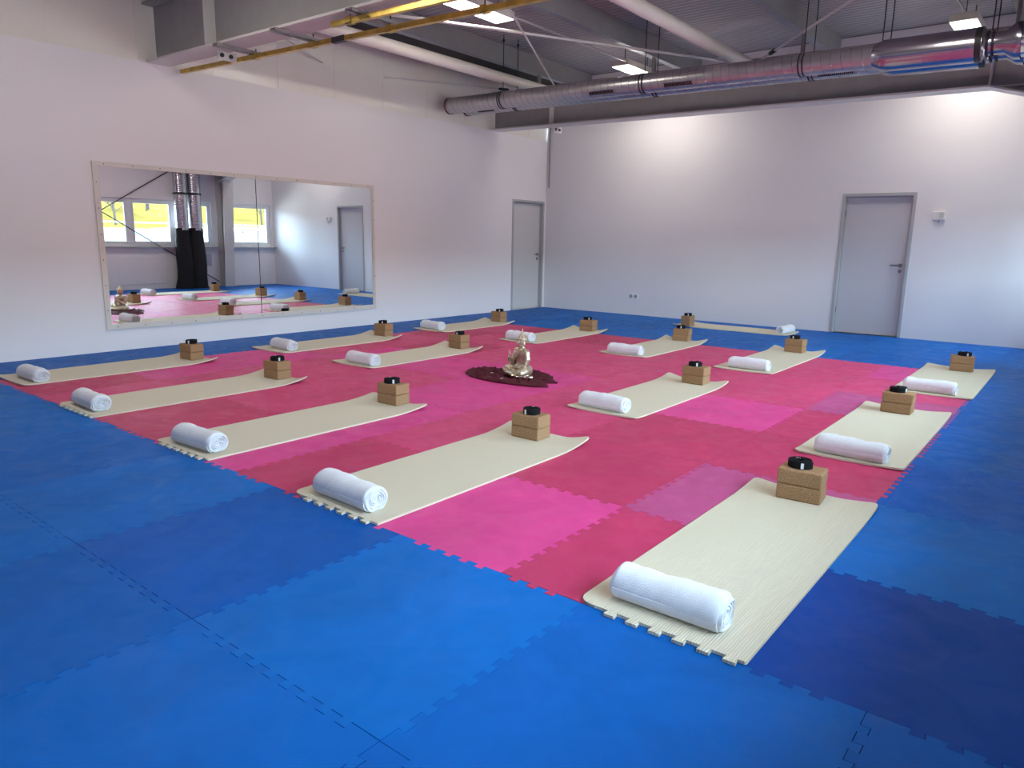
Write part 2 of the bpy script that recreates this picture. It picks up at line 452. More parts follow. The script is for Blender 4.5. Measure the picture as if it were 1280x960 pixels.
# radiator style flat panel and access plate on the window wall
def simple(name, bmb, m, label, cat, group=None, **kw):
    return tag(bmb.build(name, m, **kw), label, cat, group)
pn = MB(); pn.box((XR-.012, 7.66, .12), (XR, 8.76, .78)); simple('wall_panel', pn, WALL, 'large flat white panel screwed to the wall below the windows', 'panel', bevel=.004)
pn = MB(); pn.box((XR-.012, 9.80, .52), (XR, 9.99, .84)); simple('access_cover', pn, mat('grey cover', (.5,.53,.58), .4), 'small grey cover plate on the wall beside the steel column', 'cover', bevel=.004)

# ------------------------------------------------------------------ steel frames
SL = -.0115
def beam(yc, label):
    root = empty('steel_beam', (-4, yc, 3.2)); tag(root, label, 'beam')
    xe = .42
    fl = MB(); fl.sbox(XL, -1.22, yc-.135, yc+.135, 3.2, 3.222, SL)
    z1 = 3.2 + SL*(8.62-1.22); z2 = 2.62
    # haunch: bottom flange dives towards the column
    fl.add([(-1.22,yc-.135,z1),(-1.22,yc+.135,z1),(xe,yc+.135,z2),(xe,yc-.135,z2),(-1.22,yc-.135,z1+.022),(-1.22,yc+.135,z1+.022),(xe,yc+.135,z2+.022),(xe,yc-.135,z2+.022)],
           [[0,1,2,3],[4,7,6,5],[0,3,7,4],[1,5,6,2],[0,4,5,1],[3,2,6,7]])
    fl.sbox(-1.22, xe, yc-.09, yc+.09, 3.2, 3.212, SL)
    fl.build('bottom_flange', STEEL_L, root)
    wbm = MB(); wbm.sbox(XL, .55, yc-.007, yc+.007, 3.222, 3.80, SL)
    wbm.add([(-1.22,yc-.007,z1+.02),(xe,yc-.007,z2+.02),(xe,yc-.007,z1),(-1.22,yc+.007,z1+.02),(xe,yc+.007,z2+.02),(xe,yc+.007,z1)],
            [[0,1,2],[3,5,4],[0,3,4,1],[1,4,5,2],[2,5,3,0]])
    wbm.build('web', STEEL, root)
    tf = MB(); tf.sbox(XL, .6, yc-.135, yc+.135, 3.80, 3.822, SL); tf.build('top_flange', STEEL, root)
    for x in (-7.36, -1.22):
        st = MB()
        for sgn in (-1, 1): st.sbox(x-.008, x+.008, yc+sgn*.008, yc+sgn*.128, 3.223, 3.799, SL)
        st.build('stiffener', STEEL_L, root)
    gp = MB(); gp.box((-7.345, yc-.02, 3.09), (-7.333, yc+.20, 3.185)); g = gp.build('gusset_plate', STEEL_L, root, bevel=.004)
    for dy in (.03, .13):
        bo = MB(); bo.tube([(-7.333, yc+dy, 3.138), (-7.315, yc+dy, 3.138)], .022, 6); bo.build('bolt', DARKM, g)
    return root
B1, B2 = 4.315, 10.285
beam(B1, 'grey steel roof beam nearest the camera, its end against the mirror wall')
beam(B2, 'grey steel roof beam just in front of the back wall, behind the silver ducts')
def column(yc, label):
    root = empty('steel_column', (.5, yc, 0)); tag(root, label, 'column', None)
    w = MB()
    w.add([(.46,yc-.007,0),(.67,yc-.007,0),(.67,yc-.007,3.7),(.22,yc-.007,3.7),(.46,yc+.007,0),(.67,yc+.007,0),(.67,yc+.007,3.7),(.22,yc+.007,3.7)],
          [[0,1,2,3],[4,7,6,5],[0,4,5,1],[1,5,6,2],[2,6,7,3],[3,7,4,0]]); w.build('web', STEEL, root)
    f = MB()
    f.add([(.44,yc-.135,0),(.46,yc-.135,0),(.22,yc-.135,3.7),(.20,yc-.135,3.7),(.44,yc+.135,0),(.46,yc+.135,0),(.22,yc+.135,3.7),(.20,yc+.135,3.7)],
          [[0,1,2,3],[4,7,6,5],[0,4,5,1],[1,5,6,2],[2,6,7,3],[3,7,4,0]]); f.build('inner_flange', STEEL_L, root)
    f = MB(); f.box((.655, yc-.135, 0), (.675, yc+.135, 3.7)); f.build('outer_flange', STEEL_L, root)
column(B2+.05, 'grey steel column between the two windows, carrying the far roof beam')
column(B1, 'grey steel column at the right wall, carrying the near roof beam')

# purlins over the beams
for x, lab in ((-7.66, 'galvanised roof purlin nearest the mirror wall, beside the black shade strip'), (-5.53, 'galvanised roof purlin between the two left ceiling lights and the middle tube'),
          (-3.36, 'galvanised roof purlin just right of the thick cream tube'), (-1.02, 'dark galvanised roof purlin nearest the window wall')):
    root = empty('roof_purlin', (x, 5, 4.03)); tag(root, lab, 'purlin', 'purlins under the roof sheets')
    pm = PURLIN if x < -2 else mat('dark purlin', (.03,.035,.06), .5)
    p = MB(); p.box((x-.006, YF, 4.03), (x+.006, YB, ZC-.001)); p.build('web', STEEL if x < -2 else pm, root)
    p = MB(); p.box((x-.10, YF, 4.018), (x+.006, YB, 4.03)); p.build('bottom_flange', pm, root)
    for yc in (B1, B2):
        q = MB(); z = 3.822 + SL*(x+8.62); q.box((x-.04, yc-.03, z), (x+.0, yc+.03, 4.018)); q.build('cleat', STEEL, root)
# black strip standing in for the shade between the purlin and the wall
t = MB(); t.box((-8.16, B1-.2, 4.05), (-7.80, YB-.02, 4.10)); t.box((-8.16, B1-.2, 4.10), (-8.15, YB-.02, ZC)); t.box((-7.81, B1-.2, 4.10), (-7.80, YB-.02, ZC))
simple('roof_gap_shade', t, GAP_SHADE, 'long black strip standing in for shade under the roof beside the mirror wall', 'shade strip')
# round compression tubes between the beams
for x, z, lab in ((-7.34, 3.70, 'round cream steel tube close to the mirror wall, between the roof beams'), (-4.05, 3.71, 'round cream steel tube in the middle of the ceiling')):
    root = empty('brace_tube', (x, B1, z)); tag(root, lab, 'tube', 'round tubes between the roof beams')
    q = MB(); q.tube([(x, B1+.03, z), (x, B2-.03, z)], .078, 24); q.build('tube', TUBEM, root, smooth=True)
    for yy in (B1+.01, B2-.022):
        q = MB(); q.box((x-.09, yy, z-.09), (x+.09, yy+.012, z+.09)); q.build('end_plate', STEEL, root)
# thin bracing rods
def rod(p0, p1, r, label, tb=.87, mat_=None):
    root = empty('bracing_rod', p0); tag(root, label, 'rod', None)
    q = MB(); q.tube([p0, p1], r, 10); q.build('rod', mat_ or ROD, root, smooth=True)
    a, b_ = Vector(p0), Vector(p1); d = (b_-a).normalized(); c_ = a.lerp(b_, tb)
    q = MB(); q.tube([c_-d*.09, c_-d*.07, c_+d*.07, c_+d*.09], [r, r*1.9, r*1.9, r], 10); q.build('turnbuckle', DARKM, root, smooth=True)
rod((-7.25, B1+.12, 3.74), (-4.13, B2-.05, 3.74), .017, 'long pale bracing rod crossing in front of the nearest ceiling light', .975)
rod((-4.13, B1+.12, 3.70), (-7.25, B2-.05, 3.70), .011, 'thin pale bracing rod meeting the tube by the mirror wall', .99)
rod((-3.93, B2-.05, 3.76), (.55, 5.0, 3.76), .015, 'grey bracing rod with a turnbuckle to the right of the thick cream tube', .065)
rod((-7.42, B2-.05, 3.69), (XL-.03, 7.73, 3.66), .011, 'thin grey bracing rod coming out of the mirror wall above the duct ends', .3)
rod((-7.42, B1+.12, 3.69), (XL-.03, 6.62, 3.66), .011, 'short grey bracing rod behind the first rail bracket, ending in the mirror wall', .15)
rod((.655, 4.55, .12), (.655, 10.15, 3.5), .011, 'dark bracing rod across the windows, rising to the far column', .5, DARKM)
rod((.630, 10.15, .12), (.630, 4.55, 3.5), .011, 'dark bracing rod across the windows, falling towards the far column', .1, DARKM)
# conduits on the ceiling
def pipe(name, pts, r, m, label, cat, group=None):
    q = MB(); q.tube(pts, r, 10); return simple(name, q, m, label, cat, group, smooth=True)
pipe('conduit', [(-5.93, 7.3, 3.98), (-5.93, 10.15, 3.98)], .013, ROD, 'thin pale conduit joining the two left ceiling lights', 'conduit')
pipe('conduit', [(-1.60, 4.6, 4.03), (-1.60, 10.5, 4.03)], .016, STEEL, 'grey conduit running to the right ceiling light', 'conduit')
pipe('conduit', [(-8.55, YB-.013, 2.33), (-8.55, YB-.013, 3.5)], .014, STEEL, 'thin grey conduit dropping down the corner by the left door', 'conduit')

# yellow zinc rails under the near beam
def rail(x0, x1, y, z, s, label):
    root = empty('cable_rail', (x0, y, z)); tag(root, label, 'rail', 'yellow rails under the near beam')
    q = MB(); w = .021
    def zz(x): return z + s*(x-x0)
    def bar(ya, yb, za, zb):
        q.add([(x0,ya,zz(x0)+za),(x1,ya,zz(x1)+za),(x1,yb,zz(x1)+za),(x0,yb,zz(x0)+za),(x0,ya,zz(x0)+zb),(x1,ya,zz(x1)+zb),(x1,yb,zz(x1)+zb),(x0,yb,zz(x0)+zb)],
              [[0,3,2,1],[4,5,6,7],[0,1,5,4],[1,2,6,5],[2,3,7,6],[3,0,4,7]])
    bar(y-w, y+w, -w, -w+.004); bar(y-w, y-w+.004, -w+.004, w); bar(y+w-.004, y+w, -w+.004, w)
    bar(y-w+.004, y-w+.012, w-.004, w); bar(y+w-.012, y+w-.004, w-.004, w)
    q.build('channel', BRASS, root)
    return root, zz
r1, z1 = rail(-8.58, -1.2, 4.57, 3.165, -.0225, 'long yellow metal rail hanging beside the near beam, its end by the wall')
r2, z2 = rail(-5.44, -1.2, 4.28, 3.118, -.0225, 'short yellow metal rail hanging directly under the near beam')
for r_, zf, xs, y in ((r1, z1, (-7.06, -6.10, -5.02, -3.95), 4.57), (r2, z2, (-5.20, -3.6), 4.28)):
    for x in xs:
        q = MB(); q.tube([(x, y, zf(x)), (x, y, 3.205)], .006, 8); q.build('hanger_bolt', DARKM, r_)
        q = MB(); q.box((x-.035, y-.027, zf(x)-.027), (x+.035, y+.027, zf(x)-.019)); q.box((x-.035, y-.027, zf(x)-.027), (x+.035, y-.022, zf(x)+.03)); q.box((x-.035, y+.022, zf(x)-.027), (x+.035, y+.027, zf(x)+.03)); q.build('clamp', BRASS, r_)
q = MB(); q.box((-5.80, 4.545, z1(-5.7)-.024), (-5.62, 4.595, z1(-5.7)+.024)); q.build('joint_piece', mat('black joint', (.05,.05,.05), .5), r1)
for k, x in enumerate((-7.10, -6.12, -5.05)):
    root = empty('channel_bracket', (x, 4.3, 3.17)); tag(root, ['grey slotted bracket nearest the wall end of the near beam', 'grey slotted bracket in the middle of the three under the near beam', 'grey slotted bracket above the end of the short yellow rail'][k], 'bracket', 'slotted brackets clamped to the near beam')
    ww = .045
    z_ = 3.2 + SL*(x+8.62)
    q = MB(); q.box((x-ww, 4.14, z_-.004), (x+ww, 4.66, z_-.001)); q.box((x-ww, 4.14, z_-.03), (x-ww+.003, 4.66, z_-.004)); q.box((x+ww-.003, 4.14, z_-.03), (x+ww, 4.66, z_-.004))
    q.build('channel', STEEL, root)
    q = MB(); q.tube([(x+.02, 4.47, z_+.0), (x+.02, 4.47, z_+.06)], .009, 8); q.tube([(x+.02, 4.47, z_+.018), (x+.02, 4.47, z_+.03)], .018, 6); q.build('bolt', DARKM, root)
    q = MB(); q.tube([(x+.0, 4.20, z_+.002), (x+.0, 4.66, z_+.002)], .006, 6); q.build('clip_bar', ROD, root)

# ------------------------------------------------------------------ air ducts
DS = -.014
def dz(z, x): return z + DS * (x + 7.5)
def duct(y, z, xl, r, label, vx):
    root = empty('air_duct', (xl, y, z)); tag(root, label, 'duct', 'silver air ducts')
    xe = .40
    # spiral body, open at the end
    q = MB()
    pr = lambda x, rr, n=32: [(x, y+rr*math.cos(2*PI*k/n), dz(z, x)+rr*math.sin(2*PI*k/n)) for k in range(n)]
    n = 40; rg = [pr(xl, r)] + [pr(xl + (-2.12-xl)*i/n, r) for i in range(1, n+1)]
    q.rings(rg, True, False)
    q.rings([pr(xl, r), pr(xl, r-.004), pr(xl+1.2, r-.004)], True, False)
    o = q.build('spiral_pipe', DUCT, root, smooth=True)
    q = MB(); tn = (-2.16-xl)/.105; ns = int(tn*18)
    q.tube([(xl+.105*i/18, y+(r+.0005)*math.cos(2*PI*i/18), dz(z, xl+.105*i/18)+(r+.0005)*math.sin(2*PI*i/18)) for i in range(ns)], .0030, 5); q.build('spiral_seam', ALU, o, smooth=True)
    q = MB(); q.rings([pr(xl-.012, r+.001), pr(xl-.012, r+.007), pr(xl+.022, r+.007), pr(xl+.022, r+.001)], True, False); q.build('end_rim', mat('rust rim', (.16,.07,.05), .5, metal=.5), root, smooth=True)
    # foil wrapped silencer
    q = MB(); q.rings([pr(-2.16, r), pr(-2.12, r+.022), pr(-2.06, r+.040), pr(-2.0, r+.040), pr(-1.6, r+.042), pr(-1.24, r+.046), pr(-1.16, r+.044), pr(-1.14, r+.006), pr(-1.12, r)], True, False)
    q.build('foil_sleeve', FOIL, root, smooth=True, smooth_angle=math.radians(60))
    q = MB(); q.rings([pr(-1.22, r+.046), pr(-1.22, r+.048), pr(-1.165, r+.048), pr(-1.165, r+.046)], True, False); q.build('tape_band', DARKM, root, smooth=True)
    q = MB(); q.rings([pr(-1.14, r-.01), pr(-.98, r-.01), pr(-.90, r+.05), pr(-.84, r+.055)], True, False); q.build('reducer', FOIL, root, smooth=True)
    # large pipe, elbow and drop
    R_ = r + .045; pts = [(-.86, y), (xe-.20, y)]
    path = [Vector((-.84, y, dz(z, -.84))), Vector((0, y, dz(z, 0)))]
    cx, cz = .10, dz(z, 0) - .36
    for i in range(0, 9):
        a = PI/2 * (1 - i/8); path.append(Vector((cx + .30*math.cos(a), y + (0 if i < 1 else .25*(i/8)), cz + .34*math.sin(a))))
    path += [Vector((cx+.30, y+.25, 2.6)), Vector((cx+.30, y+.25, 2.0)), Vector((cx+.30, y+.25, 1.42))]
    q = MB(); q.tube(path, [R_-.01]*len(path), 32, caps=False); dr = q.build('drop_pipe', FOILR, root, smooth=True)
    q = MB(); q.tube([(cx+.30, y+.25, 2.27), (cx+.30, y+.25, 2.31)], R_+.004, 28); q.build('clamp_ring', DARKM, root, smooth=True)
    # black fabric sack to the floor
    prof = [(R_+.012, 1.47), (R_+.014, 1.30), (R_+.02, 1.0), (R_+.03, .7), (R_+.035, .45), (R_+.03, .25), (R_+.045, .10), (R_+.06, .0)]
    q = MB(); rg = []
    for i, (rr, zz_) in enumerate(prof):
        rg.append([(cx+.30-.02*math.sin(zz_*4) + (rr*(1+.05*math.sin(5*a+zz_*5)))*math.cos(a)*.9, y+.25+(-.07*max(0, .35-zz_)) + (rr*(1+.06*math.sin(4*a+zz_*7)))*math.sin(a), zz_) for a in [2*PI*k/28 for k in range(28)]])
    q.rings(rg[::-1], True, True); q.build('cover_sack', BAG, root, smooth=True)
    # grilles
    for x0, x1 in vx:
        q = MB(); a0 = math.radians(215 if y < 9 else 225)
        g0, g1 = a0 - .16, a0 + .16
        for i in range(18):
            xa = x0 + (x1-x0)*i/18; xb = xa + (x1-x0)/18*.62
            for (u, w) in ((g0, g1),):
                vs = []
                for rr in (r+.001, r+.007):
                    for X in (xa, xb):
                        for A in (u, w): vs.append((X, y+rr*math.cos(A), dz(z, X)+rr*math.sin(A)))
                q.add(vs, [[0,1,3,2],[4,6,7,5],[0,4,5,1],[2,3,7,6],[0,2,6,4],[1,5,7,3]])
        gr = q.build('grille', VENTM, root)
        q = MB()
        for (u, w) in ((g0-.05, g0), (g1, g1+.05)):
            vs = []
            for rr in (r+.001, r+.006):
                for X in (x0-.01, x1+.01):
                    for A in (u, w): vs.append((X, y+rr*math.cos(A), dz(z, X)+rr*math.sin(A)))
            q.add(vs, [[0,1,3,2],[4,6,7,5],[0,4,5,1],[2,3,7,6],[0,2,6,4],[1,5,7,3]])
        q.build('grille_frame', ALU, gr)
    # straps
    for x in (-7.30, -4.92, -2.90, -2.09, -1.10):
        q = MB()
        for dx in (-.022, .022):
            q.rings([pr(x+dx-.007, r+.002), pr(x+dx-.007, r+.008), pr(x+dx+.007, r+.008), pr(x+dx+.007, r+.002)], True, False)
        st = q.build('strap_ring', DARKM, root, smooth=True)
        q = MB(); q.tube([(x, y, dz(z, x)+r+.002), (x, y, ZC-.002)], .006, 8); q.tube([(x, y, 4.2), (x, y, 4.23)], .016, 6); q.build('hanger_rod', DARKM, st)
    return root
FOILR = mat('flexible foil duct', (.60,.60,.63), .16, metal=.95)
ribs(FOILR, 'Z', .05, .5, .008)
duct(8.88, 3.383, -8.40, .118, 'front silver spiral air duct, the upper one hanging along the far beam', [(-5.70, -5.32), (-4.58, -4.20)])
duct(9.225, 3.402, -8.33, .122, 'rear silver spiral air duct, the lower one next to the far beam', [(-8.02, -7.70), (-2.80, -2.42)])

# ------------------------------------------------------------------ ceiling lights
def light_fixture(x, y, label, power, W=.30, LEN=1.0, z=3.93):
    root = empty('ceiling_light', (x, y, z)); tag(root, label, 'ceiling light', 'rectangular ceiling lights')
    h = MB(); h.box((x-W/2, y-LEN/2, z), (x+W/2, y+LEN/2, z+.085)); h.build('housing', LAMPBOX, root, bevel=.006)
    d = MB(); d.box((x-W/2+.015, y-LEN/2+.015, z-.006), (x+W/2-.015, y+LEN/2-.015, z-.0005)); d.build('diffuser', LAMP, root)
    for dy in (-.35, .35):
        s_ = MB(); s_.tube([(x, y+dy, z+.085), (x, y+dy, ZC)], .006, 8); s_.build('suspension', DARKM, root)
    la = bpy.data.lights.new('ceiling_light_lamp', 'AREA'); la.shape = 'RECTANGLE'; la.size = W-.04; la.size_y = LEN-.04; la.energy = power; la.color = (1.0, .91, .82)
    lo = bpy.data.objects.new('lamp', la); C.objects.link(lo); lo.parent = root; lo.location = (0, 0, -.012)
LP = 13
light_fixture(-6.03, 6.86, 'lit rectangular ceiling light nearest the camera, above the yellow rail', LP)
light_fixture(-6.03, 10.60, 'lit rectangular ceiling light behind the ducts, left of the thick cream tube', LP)
light_fixture(-1.60, 10.90, 'lit rectangular ceiling light at the far right, above the foil wrapped duct', LP*.7)
light_fixture(-1.60, 6.86, 'added unseen rectangular ceiling light between the beams on the window side', LP)  # this and the next two are unseen, added for the room's light
light_fixture(-6.03, 2.6, 'added unseen rectangular ceiling light in the near bay on the mirror side', LP)
light_fixture(-1.60, 2.6, 'added unseen rectangular ceiling light in the near bay on the window side', LP)

# ------------------------------------------------------------------ wall mirror
my0, my1, mz0, mz1 = 3.50, 7.447, .245, 2.084
root = empty('wall_mirror', (XL, (my0+my1)/2, mz0)); tag(root, 'wide wall mirror of two panes in a cream screwed frame on the left wall', 'mirror')
fw_ = .062
f = MB()
f.box((XL, my0, mz0), (XL+.022, my1, mz0+fw_)); f.box((XL, my0, mz1-fw_+.012), (XL+.022, my1, mz1))
f.box((XL, my0, mz0+fw_), (XL+.022, my0+fw_, mz1-fw_+.012)); f.box((XL, my1-.045, mz0+fw_), (XL+.022, my1, mz1-fw_+.012))
f.build('frame', BATTEN, root, bevel=.003)
for a, b_ in ((my0+fw_-.01, 5.468), (5.474, my1-.037)):
    q = MB(); q.box((XL+.002, a, mz0+fw_-.01), (XL+.010, b_, mz1-fw_+.02)); q.build('mirror_pane', MIRROR, root)
q = MB(); q.box((XL+.0085, 5.466, mz0+fw_), (XL+.0105, 5.476, mz1-fw_+.012)); q.build('joint_strip', DARKM, root)
def screw(y, z):
    q = MB(); q.tube([(XL+.021, y, z), (XL+.0245, y, z)], .007, 8); q.build('screw', SCREW, root)
n = 13
for i in range(n):
    yy = my0 + .12 + (my1-my0-.24)*i/(n-1); screw(yy, mz0+.028); screw(yy, mz1-.026)
for i in range(6):
    zz_ = mz0 + .22 + (mz1-mz0-.44)*i/5; screw(my0+.03, zz_); screw(my1-.022, zz_)

# socket and thermostat
root = empty('wall_socket', (-6.575, YB, .34)); tag(root, 'white double power socket low on the back wall', 'socket')
q = MB(); q.box((-6.675, YB-.012, .285), (-6.475, YB, .395)); q.build('cover_plate', PLASTIC, root, bevel=.004)
for dx in (-.048, .048):
    q = MB(); q.tube([(-6.575+dx, YB-.0135, .34), (-6.575+dx, YB-.0115, .34)], .033, 20); so = q.build('socket_well', mat('socket grey', (.30,.31,.32), .5), root)
root = empty('wall_alarm_box', (-1.80, YB, 1.75)); tag(root, 'small white alarm box on the back wall right of the door', 'alarm box')
q = MB(); q.box((-1.885, YB-.045, 1.69), (-1.725, YB, 1.815)); q.build('housing', PLASTIC, root, bevel=.012)
q = MB(); q.box((-1.80, YB-.055, 1.725), (-1.745, YB-.044, 1.80)); q.build('button_cover', mat('clear grey cover', (.55,.55,.53), .2), root, bevel=.004)
q = MB(); q.tube([(-1.80, YB-.02, 1.69), (-1.80, YB-.02, 1.655)], .008, 8); q.build('cable_plug', STEEL, root)

# ------------------------------------------------------------------ yoga mats
MT = .012
def yoga_mat(x0, x1, y0, y1, label, group, curl=.045, toothed=False, rl=.03, rng=random, along='Y'):
    nxs, nys = 16, 40
    us = [i/nxs for i in range(nxs+1)]
    ysv = [y0 + (y1-y0)*t for t in ([.0, .004, .012, .025, .045, .07] + [.07 + .86*(i/28) for i in range(1, 29)] + [.95, .97, .982, .992, .997, 1.0])]
    def bounds(y):
        a, b_ = x0, x1
        for (ye, sgn) in ((y0, 1), (y1, -1)):
            d = (y - ye) * sgn
            for side in (0, 1):
                r = rl if (ye == y0 and side == 0) else (.035 if not (toothed and ye == y0) else .004)
                if d < r:
                    ins = r - math.sqrt(max(0, r*r - (r-d)**2))
                    if side == 0: a = max(a, x0 + ins)
                    else: b_ = min(b_, x1 - ins)
        return a, b_
    def lift(u, y):
        t = max(0, (y - (y1-.36))/.36); s_ = max(0, (abs(u*2-1) - .42)/.58)
        z = curl * t*t * s_**1.3
        if not toothed:
            t2 = max(0, ((y0+.16) - y)/.16); z += .008*t2*t2*s_
        return z
    q = MB(); grid_t = []; grid_b = []
    for y in ysv:
        a, b_ = bounds(y); rt = []; rb_ = []
        for u in us:
            x = a + (b_-a)*u; z = lift((x-x0)/(x1-x0), y)
            rt.append((x, y, MT + z)); rb_.append((x, y, .0006 + z))
        grid_t.append(rt); grid_b.append(rb_)
    n = nxs + 1; m = len(ysv)
    base = 0
    for g in grid_t + grid_b: q.v += g
    for j in range(m-1):
        for i in range(nxs):
            q.f.append([j*n+i, j*n+i+1, (j+1)*n+i+1, (j+1)*n+i]); q.m.append(0)
            o = m*n; q.f.append([o+j*n+i, o+(j+1)*n+i, o+(j+1)*n+i+1, o+j*n+i+1]); q.m.append(0)
    for j in range(m-1):
        for i in (0, nxs):
            q.f.append([j*n+i, (j+1)*n+i, m*n+(j+1)*n+i, m*n+j*n+i]); q.m.append(0)
    for i in range(nxs):
        for j in (0, m-1):
            q.f.append([j*n+i, j*n+i+1, m*n+j*n+i+1, m*n+j*n+i]); q.m.append(0)
    if toothed:
        for c_ in teeth(x0-.02, x1+.04, []):
            if c_ - .022 > x0 + rl*.8 and c_ + .016 < x1: q.prism([(c_-.018, y0+.002), (c_-.022, y0-TD), (c_+.022, y0-TD), (c_+.018, y0+.002)], .0006, MT)
    o = q.build('yoga_mat', MATM, smooth=True, smooth_angle=math.radians(50), origin=((x0+x1)/2, (y0+y1)/2, 0))
    return tag(o, label, 'yoga mat', group)

# ---- rolled towel
def towel_bm(seed, L=.50, r=.066, flap=False, oval=.92):
    rg = random.Random(seed)
    q = MB(); n = 44; m = 44
    ph = [rg.uniform(0, 6.28) for _ in range(6)]
    rings_ = []
    dent = rg.uniform(-.25, .1)
    for i in range(m+1):
        t = i/m; x = -L/2 + L*t
        e = min(t, 1-t)*L
        rr = r
        if e < .022: rr = r * (.90 + .10*math.sqrt(max(0, 1 - (1-e/.022)**2)))
        rr *= 1 + .025*math.sin(t*7+ph[0]) + .012*math.sin(t*19+ph[1])
        ring = []
        for k in range(n):
            a = 2*PI*k/n
            w = 1 + .014*math.sin(3*a+ph[2]+t*2) + .020*math.sin(24*t+2.2*a+ph[3]+2*math.sin(5*t)) * (.3+.7*abs(math.sin(a*.7+t*4))) + .009*math.sin(52*t+5*a+ph[4])
            yy = rr*w*math.cos(a)*1.04; zz_ = rr*w*math.sin(a)*oval
            if a > PI and zz_ < -rr*oval*.86: zz_ = -rr*oval*.86
            # the loose outer edge of the cloth as a raised step
            if abs(a - (PI*1.22)) < .10: yy *= 1.05
            ring.append((x + .006*math.sin(a*2+ph[5]) * (1 if t in (0, 1) else 0), yy, zz_ + rr*oval*.86 + .03*0))
        rings_.append(ring)
    q.rings(rings_, True, False)
    # spiral end faces : wound cloth ends with grooves
    for sgn, ring in ((-1, rings_[0]), (1, rings_[-1])):
        cz = r*oval*.86; x = sgn*L/2
        prev = [q_ for q_ in ring]
        fr = [.93, .84, .80, .76, .66, .61, .57, .46, .41, .36, .24, .18, .08]
        dp = [.006, .006, -.009, .004, .005, -.011, .003, .003, -.012, .001, .001, -.012, -.004]
        rr_ = [prev]
        for f_, d_ in zip(fr, dp):
            rr_.append([(x + sgn*(d_ + .003*math.sin(3*(2*PI*k/n)+ph[1]+f_*9)), ring[k][1]*f_*(1+.05*math.sin(2*PI*k/n*2+ph[0]+f_*6)), cz + (ring[k][2]-cz)*f_*(1+.05*math.sin(2*PI*k/n+ph[3]+f_*8))) for k in range(n)])
        q.rings(rr_, True, False)
        last = rr_[-1]; b0 = len(q.v); q.v += last; q.f.append([b0+k for k in range(n)]); q.m.append(0)
    return q
def flap_bm(seed, L, r):
    """the free hem of the towel lying against the roll"""
    rg = random.Random(seed + 50); q = MB(); n = 26; ph = rg.uniform(0, 6)
    def P(t, a, rr): return (-L/2+.006 + (L-.012)*t, rr*math.cos(a)*1.04, max(.0015, rr*math.sin(a)*.92 + r*.92*.86))
    rg_ = []
    for i in range(n+1):
        t = i/n; a1 = PI*1.30 + .02*math.sin(t*9+ph); a0 = PI*1.02
        out = [P(t, a0 + (a1-a0)*j/5, r*1.015 + .004*min(1, j)) for j in range(6)]
        inn = [P(t, a0 + (a1-a0)*j/5, r*.985) for j in range(5, -1, -1)]
        rg_.append(out + inn)
    q.rings(rg_, True, True)
    return q
def towel(x, y, ang, seed, label, group, z=MT, L=.50, r=.066):
    o = towel_bm(seed, L, r).build('rolled_towel', TOWEL, smooth=True, smooth_angle=math.radians(70), origin=(0, 0, 0))
    o.location = (x, y, z + .0005); o.rotation_euler = (0, 0, ang)
    h = flap_bm(seed, L, r).build('loose_hem', TOWEL, o, smooth=True, local=True, smooth_angle=math.radians(50))
    return tag(o, label, 'towel', group)

# ---- cork blocks
BW, BD, BH = .222, .150, .0815
_q = MB(); _q.box((-BW/2, -BD/2, 0), (BW/2, BD/2, BH))
block0 = _q.build('cork_block', CORK, origin=(0,0,0), bevel=.009, bseg=3)
used_block = [False]
def block(x, y, z, ang, label, group):
    if used_block[0]: o = block0.copy(); C.objects.link(o)
    else: o = block0; used_block[0] = True
    o.location = (x, y, z); o.rotation_euler = (0, 0, ang)
    return tag(o, label, 'yoga block', group)
# ---- coiled strap
def strap_proto(seed, tail):
    rg = random.Random(seed); root = empty('coiled_strap', (0,0,0))
    q = MB(); turns = 7; n = 40*turns; w = .038; th = .0021
    ts = []
    for i in range(n+1):
        t = i/n; a = 2*PI*turns*t; r = .014 + .046*t
        ts.append((r*math.cos(a)*1.04, r*math.sin(a)*.95, a))
    lo = []
    if tail:
        x, y, a = ts[-1]
        for k in range(1, 7): ts.append((x + .010*k*math.cos(a+PI/2+.25*k) , y + .010*k*math.sin(a+PI/2+.25*k), a + .25*k))
    rg_ = []
    for i, (x, y, a) in enumerate(ts):
        nx_, ny_ = math.cos(a), math.sin(a)
        dzv = .002*math.sin(i*.13+seed)
        tl = 0
        rg_.append([(x-nx_*th, y-ny_*th, .001), (x+nx_*th, y+ny_*th, .001), (x+nx_*th, y+ny_*th, w+dzv), (x-nx_*th, y-ny_*th, w+dzv)])
    q.rings(rg_, True, True)
    q.build('webbing', STRAP, root, local=True)
    # cover ends : folded white tag and a buckle
    q = MB(); a = -1.15
    for (aa, da, zz0, zz1) in ((a, .11, .004, .034),):
        pts = []
        for rr in (.0625, .0645):
            for z in (zz0, zz1):
                for A in (aa-da, aa+da): pts.append((rr*1.04*math.cos(A), rr*.95*math.sin(A), z))
        q.add(pts, [[0,1,3,2],[4,6,7,5],[0,4,5,1],[2,3,7,6],[0,2,6,4],[1,5,7,3]])
    q.build('care_tag', TAGM, root, local=True)
    q = MB(); q.box((-.028, .002, w+.001), (-.012, .022, w+.005)); q.box((-.008, .004, w+.001), (-.002, .020, w+.005)); q.build('buckle', SILVER, root, local=True)
    q = MB(); q.add([(-.006,.014,w+.002),(.020,.034,w+.002),(.026,.026,w+.002),(0,.006,w+.002),(-.006,.014,w+.005),(.020,.034,w+.006),(.026,.026,w+.006),(0,.006,w+.005)],
          [[0,3,2,1],[4,5,6,7],[0,1,5,4],[1,2,6,5],[2,3,7,6],[3,0,4,7]]); q.build('strap_end', STRAP, root, local=True)
    return root
